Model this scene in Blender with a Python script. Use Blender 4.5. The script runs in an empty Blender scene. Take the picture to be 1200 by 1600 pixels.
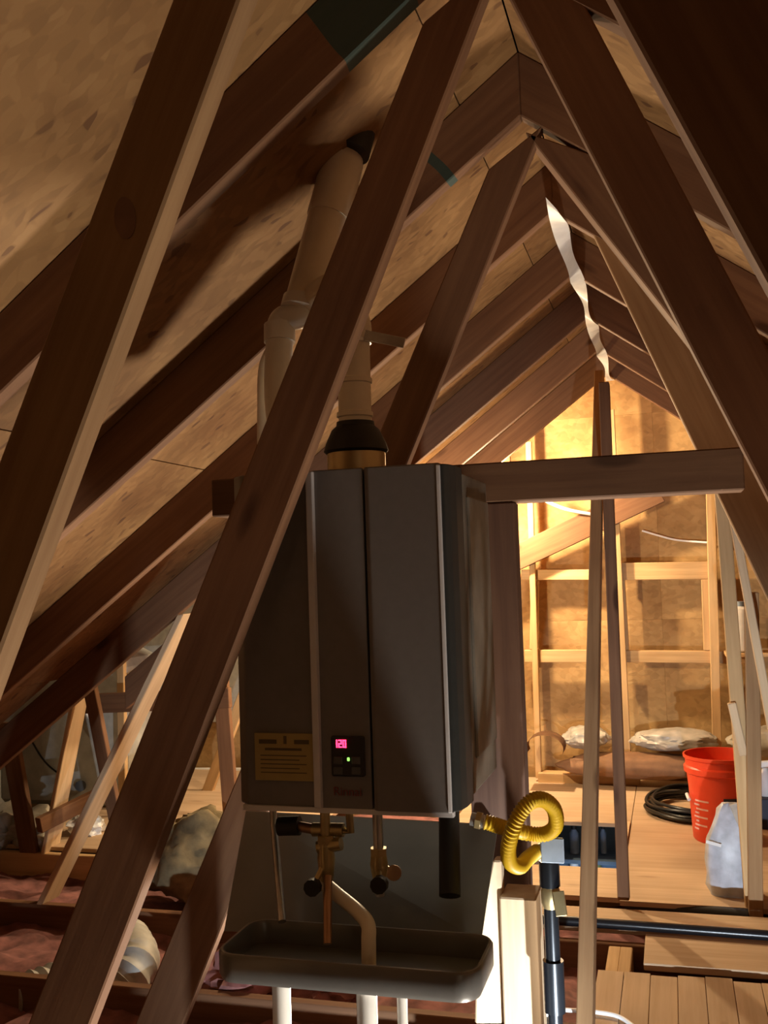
import bpy, bmesh, math, random
from mathutils import Vector, Matrix, noise
random.seed(7)
S = bpy.context.scene
COL = S.collection
V = Vector

# ------------------------------------------------------------------ camera
F = 1550.0; CX, CY, HC = 600.0, 800.0, 1.25
VPX, VPY, ROLL = 1047.0, 879.0, 0.0327            # where the ridge line vanishes in the photo
Yc = V((VPX-CX, -(VPY-CY), -F)).normalized()
Zc = V((-ROLL, 1, (-ROLL*Yc.x+Yc.y)/(-Yc.z))).normalized()
Xc = Yc.cross(Zc)
ROT = Matrix((Xc, Yc, Zc))
cam = bpy.data.cameras.new('camera'); co = bpy.data.objects.new('camera', cam); COL.objects.link(co)
cam.sensor_fit = 'VERTICAL'; cam.sensor_height = 36.0; cam.lens = F/1600.0*36.0
cam.clip_start = 0.02; cam.clip_end = 60
co.matrix_world = Matrix.Translation((0, 0, HC)) @ ROT.to_4x4()
S.camera = co

def P(x, y, X=None, Y=None, Z=None):
    d = ROT @ V((x-CX, -(y-CY), -F))
    if X is not None: t = X/d.x
    elif Y is not None: t = Y/d.y
    else: t = (Z-HC)/d.z
    return V((0, 0, HC)) + d*t

# ------------------------------------------------------------------ world, exposure
w = bpy.data.worlds.new('World'); S.world = w; w.use_nodes = True
w.node_tree.nodes['Background'].inputs[0].default_value = (0.9, 0.75, 0.6, 1)
w.node_tree.nodes['Background'].inputs[1].default_value = 0.0
S.view_settings.view_transform = 'Standard'; S.view_settings.look = 'None'
S.view_settings.gamma = 1; S.view_settings.use_curve_mapping = False
S.view_settings.exposure = 0.0
BULB_W, MID_W, LED_W, HATCH_W, TORCH_W, REAR_FILL_W, ROOM_W = 175.0, 68.0, 138.0, 150.0, 260.0, 1.4, 9.0

# ------------------------------------------------------------------ materials
def new_mat(name):
    m = bpy.data.materials.new(name); m.use_nodes = True
    nt = m.node_tree; b = nt.nodes['Principled BSDF']
    return m, nt, b, nt.nodes, nt.links

def plain(name, col, rough=0.6, metal=0.0, var=0.12, scale=30, bump=0.0, coat=0.0):
    m, nt, b, N, L = new_mat(name)
    tc = N.new('ShaderNodeTexCoord'); no = N.new('ShaderNodeTexNoise'); no.inputs['Scale'].default_value = scale
    no.inputs['Detail'].default_value = 4
    L.new(tc.outputs['Object'], no.inputs['Vector'])
    r = N.new('ShaderNodeValToRGB')
    r.color_ramp.elements[0].position = .3; r.color_ramp.elements[1].position = .7
    r.color_ramp.elements[0].color = (*[c*(1-var) for c in col], 1)
    r.color_ramp.elements[1].color = (*[min(1, c*(1+var)) for c in col], 1)
    L.new(no.outputs['Fac'], r.inputs['Fac']); L.new(r.outputs['Color'], b.inputs['Base Color'])
    b.inputs['Roughness'].default_value = rough; b.inputs['Metallic'].default_value = metal
    if coat: b.inputs['Coat Weight'].default_value = coat
    if bump:
        bp = N.new('ShaderNodeBump'); bp.inputs['Strength'].default_value = bump; bp.inputs['Distance'].default_value = .004
        L.new(no.outputs['Fac'], bp.inputs['Height']); L.new(bp.outputs['Normal'], b.inputs['Normal'])
    return m

def glow(name, col, strength):
    m, nt, b, N, L = new_mat(name)
    b.inputs['Base Color'].default_value = (*col, 1)
    b.inputs['Emission Color'].default_value = (*col, 1); b.inputs['Emission Strength'].default_value = strength
    return m

def lumber(name, c1, c2, knot=.5, teal=None):
    """sawn lumber, grain along the local X axis"""
    m, nt, b, N, L = new_mat(name)
    tc = N.new('ShaderNodeTexCoord'); oi = N.new('ShaderNodeObjectInfo')
    sh = N.new('ShaderNodeVectorMath'); sh.operation = 'MULTIPLY_ADD'
    L.new(oi.outputs['Random'], sh.inputs[0]); sh.inputs[1].default_value = (37, 11, 23); L.new(tc.outputs['Object'], sh.inputs[2])
    mp = N.new('ShaderNodeMapping'); mp.inputs['Scale'].default_value = (1.2, 26, 26); L.new(sh.outputs[0], mp.inputs['Vector'])
    g = N.new('ShaderNodeTexNoise'); g.inputs['Scale'].default_value = 1.6; g.inputs['Detail'].default_value = 6
    g.inputs['Roughness'].default_value = .62; L.new(mp.outputs[0], g.inputs['Vector'])
    big = N.new('ShaderNodeTexNoise'); big.inputs['Scale'].default_value = 2.2; L.new(sh.outputs[0], big.inputs['Vector'])
    r = N.new('ShaderNodeValToRGB'); r.color_ramp.elements[0].position = .3; r.color_ramp.elements[1].position = .72
    r.color_ramp.elements[0].color = (*c1, 1); r.color_ramp.elements[1].color = (*c2, 1); L.new(g.outputs['Fac'], r.inputs['Fac'])
    # weathered patches
    mx = N.new('ShaderNodeMix'); mx.data_type = 'RGBA'; mx.blend_type = 'MULTIPLY'; mx.inputs[0].default_value = 1
    r2 = N.new('ShaderNodeValToRGB'); r2.color_ramp.elements[0].position = .3; r2.color_ramp.elements[1].position = .7
    r2.color_ramp.elements[0].color = (.72, .68, .66, 1); r2.color_ramp.elements[1].color = (1.05, 1.02, 1, 1)
    L.new(big.outputs['Fac'], r2.inputs['Fac']); L.new(r.outputs['Color'], mx.inputs[6]); L.new(r2.outputs['Color'], mx.inputs[7])
    # knots
    mk = N.new('ShaderNodeMapping'); mk.inputs['Scale'].default_value = (2.2, 7, 7); L.new(sh.outputs[0], mk.inputs['Vector'])
    vo = N.new('ShaderNodeTexVoronoi'); vo.inputs['Scale'].default_value = .9; L.new(mk.outputs[0], vo.inputs['Vector'])
    rk = N.new('ShaderNodeValToRGB'); rk.color_ramp.elements[0].position = .07; rk.color_ramp.elements[1].position = .13
    rk.color_ramp.elements[0].color = (1-knot, 1-knot*1.1, 1-knot*1.15, 1); rk.color_ramp.elements[1].color = (1, 1, 1, 1)
    L.new(vo.outputs['Distance'], rk.inputs['Fac'])
    mx2 = N.new('ShaderNodeMix'); mx2.data_type = 'RGBA'; mx2.blend_type = 'MULTIPLY'; mx2.inputs[0].default_value = 1
    L.new(mx.outputs[2], mx2.inputs[6]); L.new(rk.outputs['Color'], mx2.inputs[7])
    out = mx2.outputs[2]
    if teal:                                        # mill paint on one stretch of the board
        sx = N.new('ShaderNodeSeparateXYZ'); L.new(tc.outputs['Object'], sx.inputs[0])
        a = N.new('ShaderNodeMath'); a.operation = 'ADD'; L.new(sx.outputs[0], a.inputs[0])
        jn = N.new('ShaderNodeMath'); jn.operation = 'MULTIPLY'; jn.inputs[1].default_value = .12; L.new(big.outputs['Fac'], jn.inputs[0]); L.new(jn.outputs[0], a.inputs[1])
        cp = N.new('ShaderNodeMath'); cp.operation = 'COMPARE'; cp.inputs[1].default_value = teal[0]; cp.inputs[2].default_value = teal[1]
        L.new(a.outputs[0], cp.inputs[0])
        m3 = N.new('ShaderNodeMix'); m3.data_type = 'RGBA'; sc = N.new('ShaderNodeMath'); sc.operation = 'MULTIPLY'; sc.inputs[1].default_value = .8
        L.new(cp.outputs[0], sc.inputs[0]); L.new(sc.outputs[0], m3.inputs[0]); L.new(out, m3.inputs[6]); m3.inputs[7].default_value = (.018, .065, .06, 1)
        out = m3.outputs[2]
    L.new(out, b.inputs['Base Color']); b.inputs['Roughness'].default_value = .78
    b.inputs['Specular IOR Level'].default_value = .25
    bp = N.new('ShaderNodeBump'); bp.inputs['Strength'].default_value = .25; bp.inputs['Distance'].default_value = .002
    L.new(g.outputs['Fac'], bp.inputs['Height']); L.new(bp.outputs['Normal'], b.inputs['Normal'])
    return m

def osb(name, ca, cb, cd):
    m, nt, b, N, L = new_mat(name)
    tc = N.new('ShaderNodeTexCoord'); oi = N.new('ShaderNodeObjectInfo')
    sh = N.new('ShaderNodeVectorMath'); sh.operation = 'MULTIPLY_ADD'
    L.new(oi.outputs['Random'], sh.inputs[0]); sh.inputs[1].default_value = (17, 29, 3); L.new(tc.outputs['Object'], sh.inputs[2])
    wn = N.new('ShaderNodeTexNoise'); wn.inputs['Scale'].default_value = 5; L.new(sh.outputs[0], wn.inputs['Vector'])
    ad = N.new('ShaderNodeVectorMath'); ad.operation = 'MULTIPLY_ADD'; ad.inputs[1].default_value = (.09, .09, .09)
    L.new(wn.outputs['Color'], ad.inputs[0]); L.new(sh.outputs[0], ad.inputs[2])
    mp = N.new('ShaderNodeMapping'); mp.inputs['Scale'].default_value = (30, 64, 44); L.new(ad.outputs[0], mp.inputs['Vector'])
    vo = N.new('ShaderNodeTexVoronoi'); vo.inputs['Scale'].default_value = 1; vo.feature = 'SMOOTH_F1'; vo.inputs['Smoothness'].default_value = .3; L.new(mp.outputs[0], vo.inputs['Vector'])
    sp = N.new('ShaderNodeSeparateColor'); L.new(vo.outputs['Color'], sp.inputs[0])
    r = N.new('ShaderNodeValToRGB'); e = r.color_ramp.elements
    e[0].position = 0; e[0].color = (*cd, 1); e[1].position = 1; e[1].color = (*cb, 1)
    q = e.new(.06); q.color = (*[x*.86 for x in ca], 1); q = e.new(.55); q.color = (*ca, 1)
    L.new(sp.outputs[0], r.inputs['Fac'])
    fn = N.new('ShaderNodeTexNoise'); fn.inputs['Scale'].default_value = 3.5; fn.inputs['Detail'].default_value = 7; L.new(ad.outputs[0], fn.inputs['Vector'])
    r2 = N.new('ShaderNodeValToRGB'); r2.color_ramp.elements[0].position = .32; r2.color_ramp.elements[1].position = .62
    r2.color_ramp.elements[0].color = (.62, .55, .5, 1); r2.color_ramp.elements[1].color = (1, 1, 1, 1); L.new(fn.outputs['Fac'], r2.inputs['Fac'])
    mx = N.new('ShaderNodeMix'); mx.data_type = 'RGBA'; mx.blend_type = 'MULTIPLY'; mx.inputs[0].default_value = 1
    L.new(r.outputs['Color'], mx.inputs[6]); L.new(r2.outputs['Color'], mx.inputs[7])
    L.new(mx.outputs[2], b.inputs['Base Color']); b.inputs['Roughness'].default_value = .75
    b.inputs['Specular IOR Level'].default_value = .3
    bp = N.new('ShaderNodeBump'); bp.inputs['Strength'].default_value = .4; bp.inputs['Distance'].default_value = .002
    L.new(sp.outputs[0], bp.inputs['Height']); L.new(bp.outputs['Normal'], b.inputs['Normal'])
    return m

M = {}
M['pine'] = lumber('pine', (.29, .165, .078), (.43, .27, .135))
M['brown'] = lumber('brown_lumber', (.155, .074, .038), (.24, .128, .066), .6)  # darker copy of the truss pine, standing in for shade on unlit members
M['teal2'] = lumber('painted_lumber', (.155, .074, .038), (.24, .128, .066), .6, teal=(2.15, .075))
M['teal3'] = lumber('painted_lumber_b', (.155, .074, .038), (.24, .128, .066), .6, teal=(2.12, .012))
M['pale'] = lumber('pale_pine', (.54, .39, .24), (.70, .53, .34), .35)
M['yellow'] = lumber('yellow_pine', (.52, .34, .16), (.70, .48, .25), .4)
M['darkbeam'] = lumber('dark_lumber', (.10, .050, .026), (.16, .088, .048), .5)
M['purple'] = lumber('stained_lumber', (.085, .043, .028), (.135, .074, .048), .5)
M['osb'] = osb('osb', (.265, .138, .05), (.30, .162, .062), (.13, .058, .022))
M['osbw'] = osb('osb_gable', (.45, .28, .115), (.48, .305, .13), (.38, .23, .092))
M['ply'] = lumber('plywood', (.54, .395, .25), (.66, .50, .345), .25)
M['heater'] = plain('grey_enamel', (.165, .155, .148), .45, .2, .05, 60)
M['heater_dark'] = plain('dark_enamel', (.03, .034, .034), .45, .2, .1, 40)
M['heater_side'] = plain('weathered_side', (.20, .19, .165), .5, .4, .25, 14)
M['trim'] = plain('pale_highlight', (.60, .60, .62), .45, .2, .05)  # pale tone paints the highlights along the heater's raised ridge and edges
M['label'] = plain('label_yellow', (.36, .27, .09), .6, 0, .05)
M['ink'] = plain('ink', (.10, .07, .025), .7)
M['red_ink'] = plain('red_ink', (.16, .03, .02), .6)
M['blackp'] = plain('black_plastic', (.012, .012, .013), .4)
M['button'] = plain('grey_button', (.07, .07, .07), .6)
M['red'] = glow('display_red', (1, .045, .15), 3.4)
M['green'] = glow('indicator_green', (.35, 1, .15), 1.6)
M['pvc'] = plain('pvc', (.74, .68, .56), .38, 0, .1, 9)
M['pvc2'] = plain('pvc_white', (.74, .73, .70), .35, 0, .05, 9)
M['rubber'] = plain('rubber', (.014, .013, .012), .55)
M['collar'] = plain('collar_metal', (.50, .40, .22), .35, .7, .1)
M['steel'] = plain('galvanised', (.55, .55, .55), .32, .9, .15, 40)
M['panm'] = plain('pan_metal', (.17, .17, .165), .32, .35, .12, 8)
M['brass'] = plain('brass', (.52, .42, .22), .35, .8, .15)
M['copper'] = plain('copper', (.42, .25, .15), .4, .8, .15)
M['yhose'] = plain('yellow_jacket', (.62, .42, .02), .42, 0, .06)
M['iron'] = plain('black_iron', (.012, .014, .018), .28, .3, .1)
M['bluem'] = plain('blue_grey_tag', (.30, .38, .50), .5)
M['bucket'] = plain('orange_plastic', (.80, .065, .02), .4, 0, .03)
M['bucketprint'] = plain('white_print', (.75, .42, .36), .6)
M['white'] = plain('white_plastic', (.78, .79, .80), .45, 0, .05)
M['bagm'] = plain('bag_plastic', (.45, .48, .55), .4, 0, .22, 22, .5)
M['bagtop'] = plain('bag_paper', (.44, .40, .34), .7, 0, .2, 25, .4)
M['cable'] = plain('black_cable', (.010, .010, .010), .4)
M['pink'] = plain('pink_fibreglass', (.24, .10, .09), .95, 0, .45, 16, 1)
M['wool'] = plain('pale_wool', (.15, .115, .06), .95, 0, .4, 18, 1)
M['batt'] = plain('grey_batt', (.36, .33, .27), .9, 0, .3, 12, 1)
M['brownpaper'] = plain('kraft', (.23, .12, .06), .8, 0, .2, 12)
M['plastic'] = plain('clear_sheet', (.42, .40, .36), .35, 0, .3, 14, .6)
M['duct'] = plain('silver_duct', (.40, .40, .37), .6, .1, .15, 18, .3)
M['drywall'] = plain('drywall', (.34, .325, .295), .9)
M['bluewall'] = plain('blue_wall', (.08, .13, .20), .8)
M['bluebot'] = plain('blue_bottle', (.16, .22, .32), .4)
M['greenbot'] = plain('green_bottle', (.22, .28, .12), .4)
M['navy'] = plain('navy_box', (.02, .025, .05), .6)
M['knotm'] = plain('knot_wood', (.24, .125, .075), .8)
M['lens'] = glow('lamp_lens', (.85, .95, 1), 12)
M['bulb'] = glow('bulb_glass', (1, .72, .36), 30)

# ------------------------------------------------------------------ mesh helpers
def obj(name, bm, mat, parent=None, mw=None, smooth=False):
    me = bpy.data.meshes.new(name); bm.normal_update(); bm.to_mesh(me); bm.free()
    me.materials.append(M[mat] if isinstance(mat, str) else mat)
    if smooth:
        for p in me.polygons: p.use_smooth = True
        me.set_sharp_from_angle(angle=math.radians(40))
    o = bpy.data.objects.new(name, me); COL.objects.link(o)
    if mw is not None: o.matrix_world = mw
    if parent is not None:
        o.parent = parent
        o.matrix_parent_inverse = Matrix.Identity(4)
        o.matrix_basis = world(parent).inverted() @ (mw if mw is not None else Matrix.Identity(4))
    return o

def world(o):
    return (world(o.parent) @ o.matrix_basis) if o.parent else o.matrix_basis.copy()

def thing(name, label, cat, loc, group=None):
    o = bpy.data.objects.new(name, None); COL.objects.link(o); o.location = loc
    o.matrix_basis = Matrix.Translation(loc)
    return tag(o, label, cat, group)

def tag(o, label=None, cat=None, group=None, kind=None):
    if label: o['label'] = label
    if cat: o['category'] = cat
    if group: o['group'] = group
    if kind: o['kind'] = kind
    return o

def struct(o): o['kind'] = 'structure'; return o

def bevel(bm, off, seg=1):
    if off: bmesh.ops.bevel(bm, geom=bm.edges[:], offset=off, segments=seg, profile=.6, affect='EDGES', clamp_overlap=True)

def bm_box(sx, sy, sz, bev=0, seg=1, bm=None, c=(0, 0, 0)):
    b2 = bmesh.new(); bmesh.ops.create_cube(b2, size=1)
    for v in b2.verts: v.co = V((v.co.x*sx, v.co.y*sy, v.co.z*sz))
    bevel(b2, bev, seg)
    for v in b2.verts: v.co += V(c)
    if bm is None: return b2
    return merge(bm, b2)

def merge(bm, b2):
    me = bpy.data.meshes.new('t'); b2.to_mesh(me); b2.free(); bm.from_mesh(me); bpy.data.meshes.remove(me); return bm

def box(name, lo, hi, mat, parent=None, bev=.003, seg=1):
    lo, hi = V(lo), V(hi); c = (lo+hi)/2; s = hi-lo
    return obj(name, bm_box(s.x, s.y, s.z, bev, seg), mat, parent, Matrix.Translation(c))

def plank(name, poly, Y0, t, d, mat, parent=None, bev=.003):
    """board lying in a truss plane: polygon in (x,z), thickness t towards +Y, grain along d"""
    d = V((d[0], 0, d[1])).normalized(); nrm = V((-d.z, 0, d.x))
    if nrm.z < 0: d, nrm = -d, -nrm
    yax = nrm.cross(d)
    c = V((sum(p[0] for p in poly)/len(poly), Y0+t/2, sum(p[1] for p in poly)/len(poly)))
    rot = Matrix((d, yax, nrm)).transposed()
    bm = bmesh.new(); inv = rot.transposed()
    f = [bm.verts.new(inv @ (V((p[0], Y0, p[1]))-c)) for p in poly]
    k = [bm.verts.new(inv @ (V((p[0], Y0+t, p[1]))-c)) for p in poly]
    n_ = len(poly)
    bm.faces.new(f); bm.faces.new(k[::-1])
    for i in range(n_): bm.faces.new((f[i], k[i], k[(i+1) % n_], f[(i+1) % n_]))
    bmesh.ops.recalc_face_normals(bm, faces=bm.faces[:])
    bevel(bm, bev)
    return obj(name, bm, mat, parent, Matrix.Translation(c) @ rot.to_4x4())

def stick(name, a, b, w_, t_, ref, mat, parent=None, bev=.003):
    """straight board from a to b; w_ along ref (made square to the axis), t_ across"""
    a, b = V(a), V(b); d = (b-a).normalized(); ref = V(ref); z = (ref-d*ref.dot(d)).normalized(); y = z.cross(d)
    rot = Matrix((d, y, z)).transposed()
    return obj(name, bm_box((b-a).length, t_, w_, bev), mat, parent, Matrix.Translation((a+b)/2) @ rot.to_4x4())

def smooth_path(pts, n_=8, closed=False):
    pts = [V(p) for p in pts]; out = []
    for i in range(len(pts)-1):
        p0 = pts[max(i-1, 0)]; p1 = pts[i]; p2 = pts[i+1]; p3 = pts[min(i+2, len(pts)-1)]
        for j in range(n_):
            t = j/n_
            out.append(.5*((2*p1)+(p2-p0)*t+(2*p0-5*p1+4*p2-p3)*t*t+(3*p1-p0-3*p2+p3)*t**3))
    out.append(pts[-1]); return out

def bm_tube(path, rad, seg=12, bm=None, cap=True):
    """rad: number or function(i, s) with s = length so far"""
    if bm is None: bm = bmesh.new()
    path = [V(p) for p in path]; rings = []; u = None; s = 0
    for i, p in enumerate(path):
        d = (path[min(i+1, len(path)-1)]-path[max(i-1, 0)]).normalized()
        if u is None:
            u = d.orthogonal().normalized()
        else:
            u = (u-d*u.dot(d)).normalized(); s += (p-path[i-1]).length
        v = d.cross(u); r = rad(i, s) if callable(rad) else rad
        rings.append([bm.verts.new(p+(u*math.cos(2*math.pi*k/seg)+v*math.sin(2*math.pi*k/seg))*r) for k in range(seg)])
    for a, b in zip(rings, rings[1:]):
        for k in range(seg): bm.faces.new((a[k], a[(k+1) % seg], b[(k+1) % seg], b[k]))
    if cap: bm.faces.new(rings[0][::-1]); bm.faces.new(rings[-1])
    return bm

def bm_lathe(prof, seg=24, bm=None, axis_at=(0, 0, 0), closed=False):
    if bm is None: bm = bmesh.new()
    rings = []
    for r, z in prof:
        rings.append([bm.verts.new(V(axis_at)+V((r*math.cos(2*math.pi*k/seg), r*math.sin(2*math.pi*k/seg), z))) for k in range(seg)])
    for a, b in zip(rings, rings[1:]):
        for k in range(seg): bm.faces.new((a[k], a[(k+1) % seg], b[(k+1) % seg], b[k]))
    bm.faces.new(rings[0][::-1]); bm.faces.new(rings[-1])
    bmesh.ops.recalc_face_normals(bm, faces=bm.faces[:])
    return bm

def bm_extr(poly, z0, z1):
    """polygon in xy extruded in z"""
    bm = bmesh.new(); a = [bm.verts.new((x, y, z0)) for x, y in poly]; b = [bm.verts.new((x, y, z1)) for x, y in poly]
    bm.faces.new(a[::-1]); bm.faces.new(b); n_ = len(poly)
    for i in range(n_): bm.faces.new((a[i], a[(i+1) % n_], b[(i+1) % n_], b[i]))
    bmesh.ops.recalc_face_normals(bm, faces=bm.faces[:]); return bm

def tube(name, path, rad, mat, parent=None, seg=14): return obj(name, bm_tube(path, rad, seg), mat, parent, None, True)

def lump(name, c, size, mat, seed, parent=None, amp=.35, sub=4, freq=1.8, flat=.0):
    bm = bmesh.new(); bmesh.ops.create_icosphere(bm, subdivisions=sub, radius=1)
    for v in bm.verts:
        n0 = v.co.copy(); k = noise.noise(n0*freq+V((seed, 0, 0)))*amp+noise.noise(n0*freq*2.7+V((0, seed, 0)))*amp*.5+noise.noise(n0*freq*7+V((0, 0, seed)))*amp*.16
        q = n0*(1+k); v.co = V((q.x*size[0], q.y*size[1], max(q.z, -1+flat)*size[2]))
    return obj(name, bm, mat, parent, Matrix.Translation(c), True)

# ------------------------------------------------------------------ the attic shell
RX, RZ, SL, OFF = -0.276, 2.268, 0.742, 0.15          # ridge of the rafter undersides, roof pitch, rafter depth (vertical)
TY = [0.91+0.64*k for k in range(8)]                    # truss planes, 64 cm apart
YB, YG = -1.6, 6.05
TH = .038
def under(x): return RZ-SL*abs(x-RX)
def top(x): return under(x)+OFF

def roof_panel(side, xa, xb, ya, yb, parent):
    """one sheet of roof sheathing between two x stations; local X runs up the slope"""
    a = V((xa, 0, top(xa))); b = V((xb, 0, top(xb))); d = (b-a).normalized(); n0 = V((-d.z, 0, d.x))
    if n0.z < 0: d = -d; n0 = -n0
    y = n0.cross(d); rot = Matrix((d, y, n0)).transposed(); L0 = (b-a).length
    c = (a+b)/2; c.y = (ya+yb)/2; c += n0*.006
    return obj('panel', bm_box(L0-.003, yb-ya-.003, .012, .001), 'osb', parent, Matrix.Translation(c) @ rot.to_4x4())

for side, nm in ((-1, 'ceiling_left'), (1, 'ceiling_right')):
    ce = bpy.data.objects.new(nm, None); COL.objects.link(ce); struct(ce)
    xs = [RX, -0.414, -1.394, -2.374, -3.354, -4.1] if side < 0 else [RX, .45, 1.43, 2.41, 3.3]
    for r_, (xa, xb) in enumerate(zip(xs, xs[1:])):
        y = YB-(1.22 if r_ % 2 else 0); cut = TY[2]+.019
        ys = [cut+2.44*k+(1.22 if r_ % 2 else 0) for k in range(-3, 3)]
        for ya, yb in zip(ys, ys[1:]):
            ya, yb = max(ya, YB), min(yb, YG)
            if side < 0 and xa < -1.39:                   # the roof opens into a cross gable past the fifth truss
                yb = min(yb, TY[4]+.03)
            if yb-ya > .1: roof_panel(side, xa, xb, ya, yb, ce)

def gable(nm, y0, y1, mat):
    wl = bpy.data.objects.new(nm, None); COL.objects.link(wl); struct(wl)
    strips = [-.3, .92, 2.14, 2.6]
    for za, zb in zip(strips, strips[1:]):
        for xa, xb in ((-4.4, -2.5), (-2.5, -.06), (-.06, 1.6), (1.6, 3.6)):
            pts = [(xa, za), (xb, za), (xb, zb), (xa, zb)]
            # clip the sheet under the roof
            def clip(poly, f):
                out = []
                for i in range(len(poly)):
                    p, q = poly[i], poly[(i+1) % len(poly)]; fp, fq = f(p), f(q)
                    if fp >= 0: out.append(p)
                    if fp*fq < 0:
                        t = fp/(fp-fq); out.append((p[0]+(q[0]-p[0])*t, p[1]+(q[1]-p[1])*t))
                return out
            for f in (lambda p: RZ+OFF+SL*(p[0]-RX)-p[1], lambda p: RZ+OFF-SL*(p[0]-RX)-p[1], ):
                pts = clip(pts, f) if len(pts) > 2 else pts
            if len(pts) > 2: plank('panel', [(x, z) for x, z in pts], y0, y1-y0, (1, 0), mat, wl, 0.0015)
    return wl
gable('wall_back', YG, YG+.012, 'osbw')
gable('wall_front', YB-.012, YB, 'osb')
cr = bpy.data.objects.new('ceiling_cross_gable', None); COL.objects.link(cr); struct(cr)
for ya, yb in ((TY[4]+.03, 4.72), (4.723, YG)):
    box('panel', (-4.42, ya, 1.612), (-1.40, yb, 1.624), 'osb', cr, .001)
wl = box('wall_left', (-4.43, TY[4]+.04, -.27), (-4.415, YG, 1.61), 'drywall', None, 0); struct(wl)
wl = box('wall_left_back', (-4.41, YG-.02, .3), (-1.8, YG-.005, 1.61), 'drywall', None, 0); struct(wl)
wl = box('wall_left_front', (-4.41, TY[4]+.042, .3), (-2.9, TY[4]+.055, 1.61), 'drywall', None, 0); struct(wl)

# drywall below the insulation, with the attic hatch cut out
fl = bpy.data.objects.new('floor', None); COL.objects.link(fl); struct(fl)
HX0, HX1, HY0, HY1 = -.62, -.262, 4.26, 4.99
NX0, NX1, NY0, NY1 = -.82, .5, .97, 1.66             # the ladder hatch the photographer stands in, lit from the room below
for x0, x1, y0, y1 in ((-4.3, NX0, YB, YG), (NX1, 3.5, YB, YG), (NX0, NX1, YB, NY0), (NX0, HX0, NY1, YG), (HX1, NX1, NY1, YG), (HX0, HX1, NY1, HY0), (HX0, HX1, HY1+.25, YG)):
    lo, hi = (x0, y0, -.27), (x1, y1, -.255)
    box('slab', lo, hi, 'drywall', fl, 0)

# ------------------------------------------------------------------ trusses
WXL, WL, WXR, WR = -.225, 2.21, -.232, 2.25
WW = .128                                              # web depth measured along X
tr_labels = [
 'roof truss with the thick steep web standing before all others',
 'roof truss whose reddish steep web crosses in front of the grey water heater',
 'roof truss behind the water heater that carries the horizontal beam',
 'roof truss just past the beam, its right web lit pale grey below the beam',
 'roof truss fifth along the ridge, with a bright yellow-lit slanting web at its low side',
 'roof truss with plain rafters, second past the yellow-lit web',
 'roof truss with plain rafters above the floor hatch',
 'end roof truss next to the orange-lit gable wall']
trusses = []
for k, Y in enumerate(TY):
    t = thing('roof_truss', tr_labels[k], 'truss', (RX, Y, -.02), 'roof trusses along the attic'); trusses.append(t)
    fm = 'teal2' if k == 1 else 'teal3' if k == 2 else 'brown'
    xe = -4.0 if k < 5 else (-2.45, -2.35, -1.75)[k-5]
    plank('rafter', [(RX, RZ), (RX, RZ+OFF), (xe, top(xe)), (xe, under(xe))], Y, TH, (1, SL), fm, t)
    xe = 3.2
    plank('rafter', [(RX, RZ), (xe, under(xe)), (xe, top(xe)), (RX, RZ+OFF)], Y, TH, (1, -SL), 'brown', t)
    zc = -.02
    spans = {1: [(-3.9, -.85), (.53, 3.0)], 6: [(-3.9, -.66), (-.24, 3.0)]}.get(k, [(-3.9, 3.0)])
    for xa, xb in spans:
        plank('bottom_chord', [(xa, zc-.12), (xb, zc-.12), (xb, zc), (xa, zc)], Y, TH, (1, 0), 'brown' if k < 5 else 'yellow', t)
    def xl(z): return WXL-(RZ-z)/WL
    def xr(z): return WXR+(RZ-z)/WR
    def arris(p, q):                                     # front lower edge of a web, read off the photo in this truss plane
        a_, b_ = P(*p, Y=Y), P(*q, Y=Y); m = (a_.z-b_.z)/(a_.x-b_.x)
        return (lambda z: a_.x+(z-a_.z)/m), m
    if k < 3:
        xl, wl = arris(*(((372, 0), (42, 900)), ((752, 0), (140, 1600)), ((825, 250), (285, 1600)))[k])
        ww = (.112, .128, .125)[k]; dx = 0
        zt = RZ-.03
        plank('web', [(xl(zc)+dx, zc), (xl(zt)+dx, zt), (xl(zt)+dx-ww, zt-.02-ww*.5), (xl(zc)+dx-ww, zc)], Y+.001, TH-.002, (1, WL), 'brown' if k else 'pine', t)
    if k in (0, 1, 3):
        ww = (.42, .102, 0, .15)[k]; zt = RZ-.04; xr, wr = arris(*{0: ((960, 0), (1200, 440)), 1: ((800, 0), (935, 262)), 3: ((1010, 540), (1163, 860))}[k]); wr = abs(wr)
        zb = zc
        plank('web', [(xr(zb), zb), (xr(zb)+ww, zb), (xr(zt-.02-ww*.62)+ww, zt-.02-ww*.62), (xr(zt), zt)], Y+.001, TH-.002, (1, -wr), 'brown' if k < 3 else 'pine', t)
    if k == 2:                                          # a flat-laid brace sistered onto the right side
        a = P(820, 205, Y=Y); b = P(1200, 690, Y=Y); d = b-a
        m_ = d.z/d.x
        def xr(z): return a.x+(z-a.z)/m_
        zt = a.z-.0; zb = zc
        plank('web', [(xr(zb), zb), (xr(zb)+.13, zb), (xr(zt-.1)+.13, zt-.1), (xr(zt), zt)], Y+.001, .08, (1, m_), 'brown', t)

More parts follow.
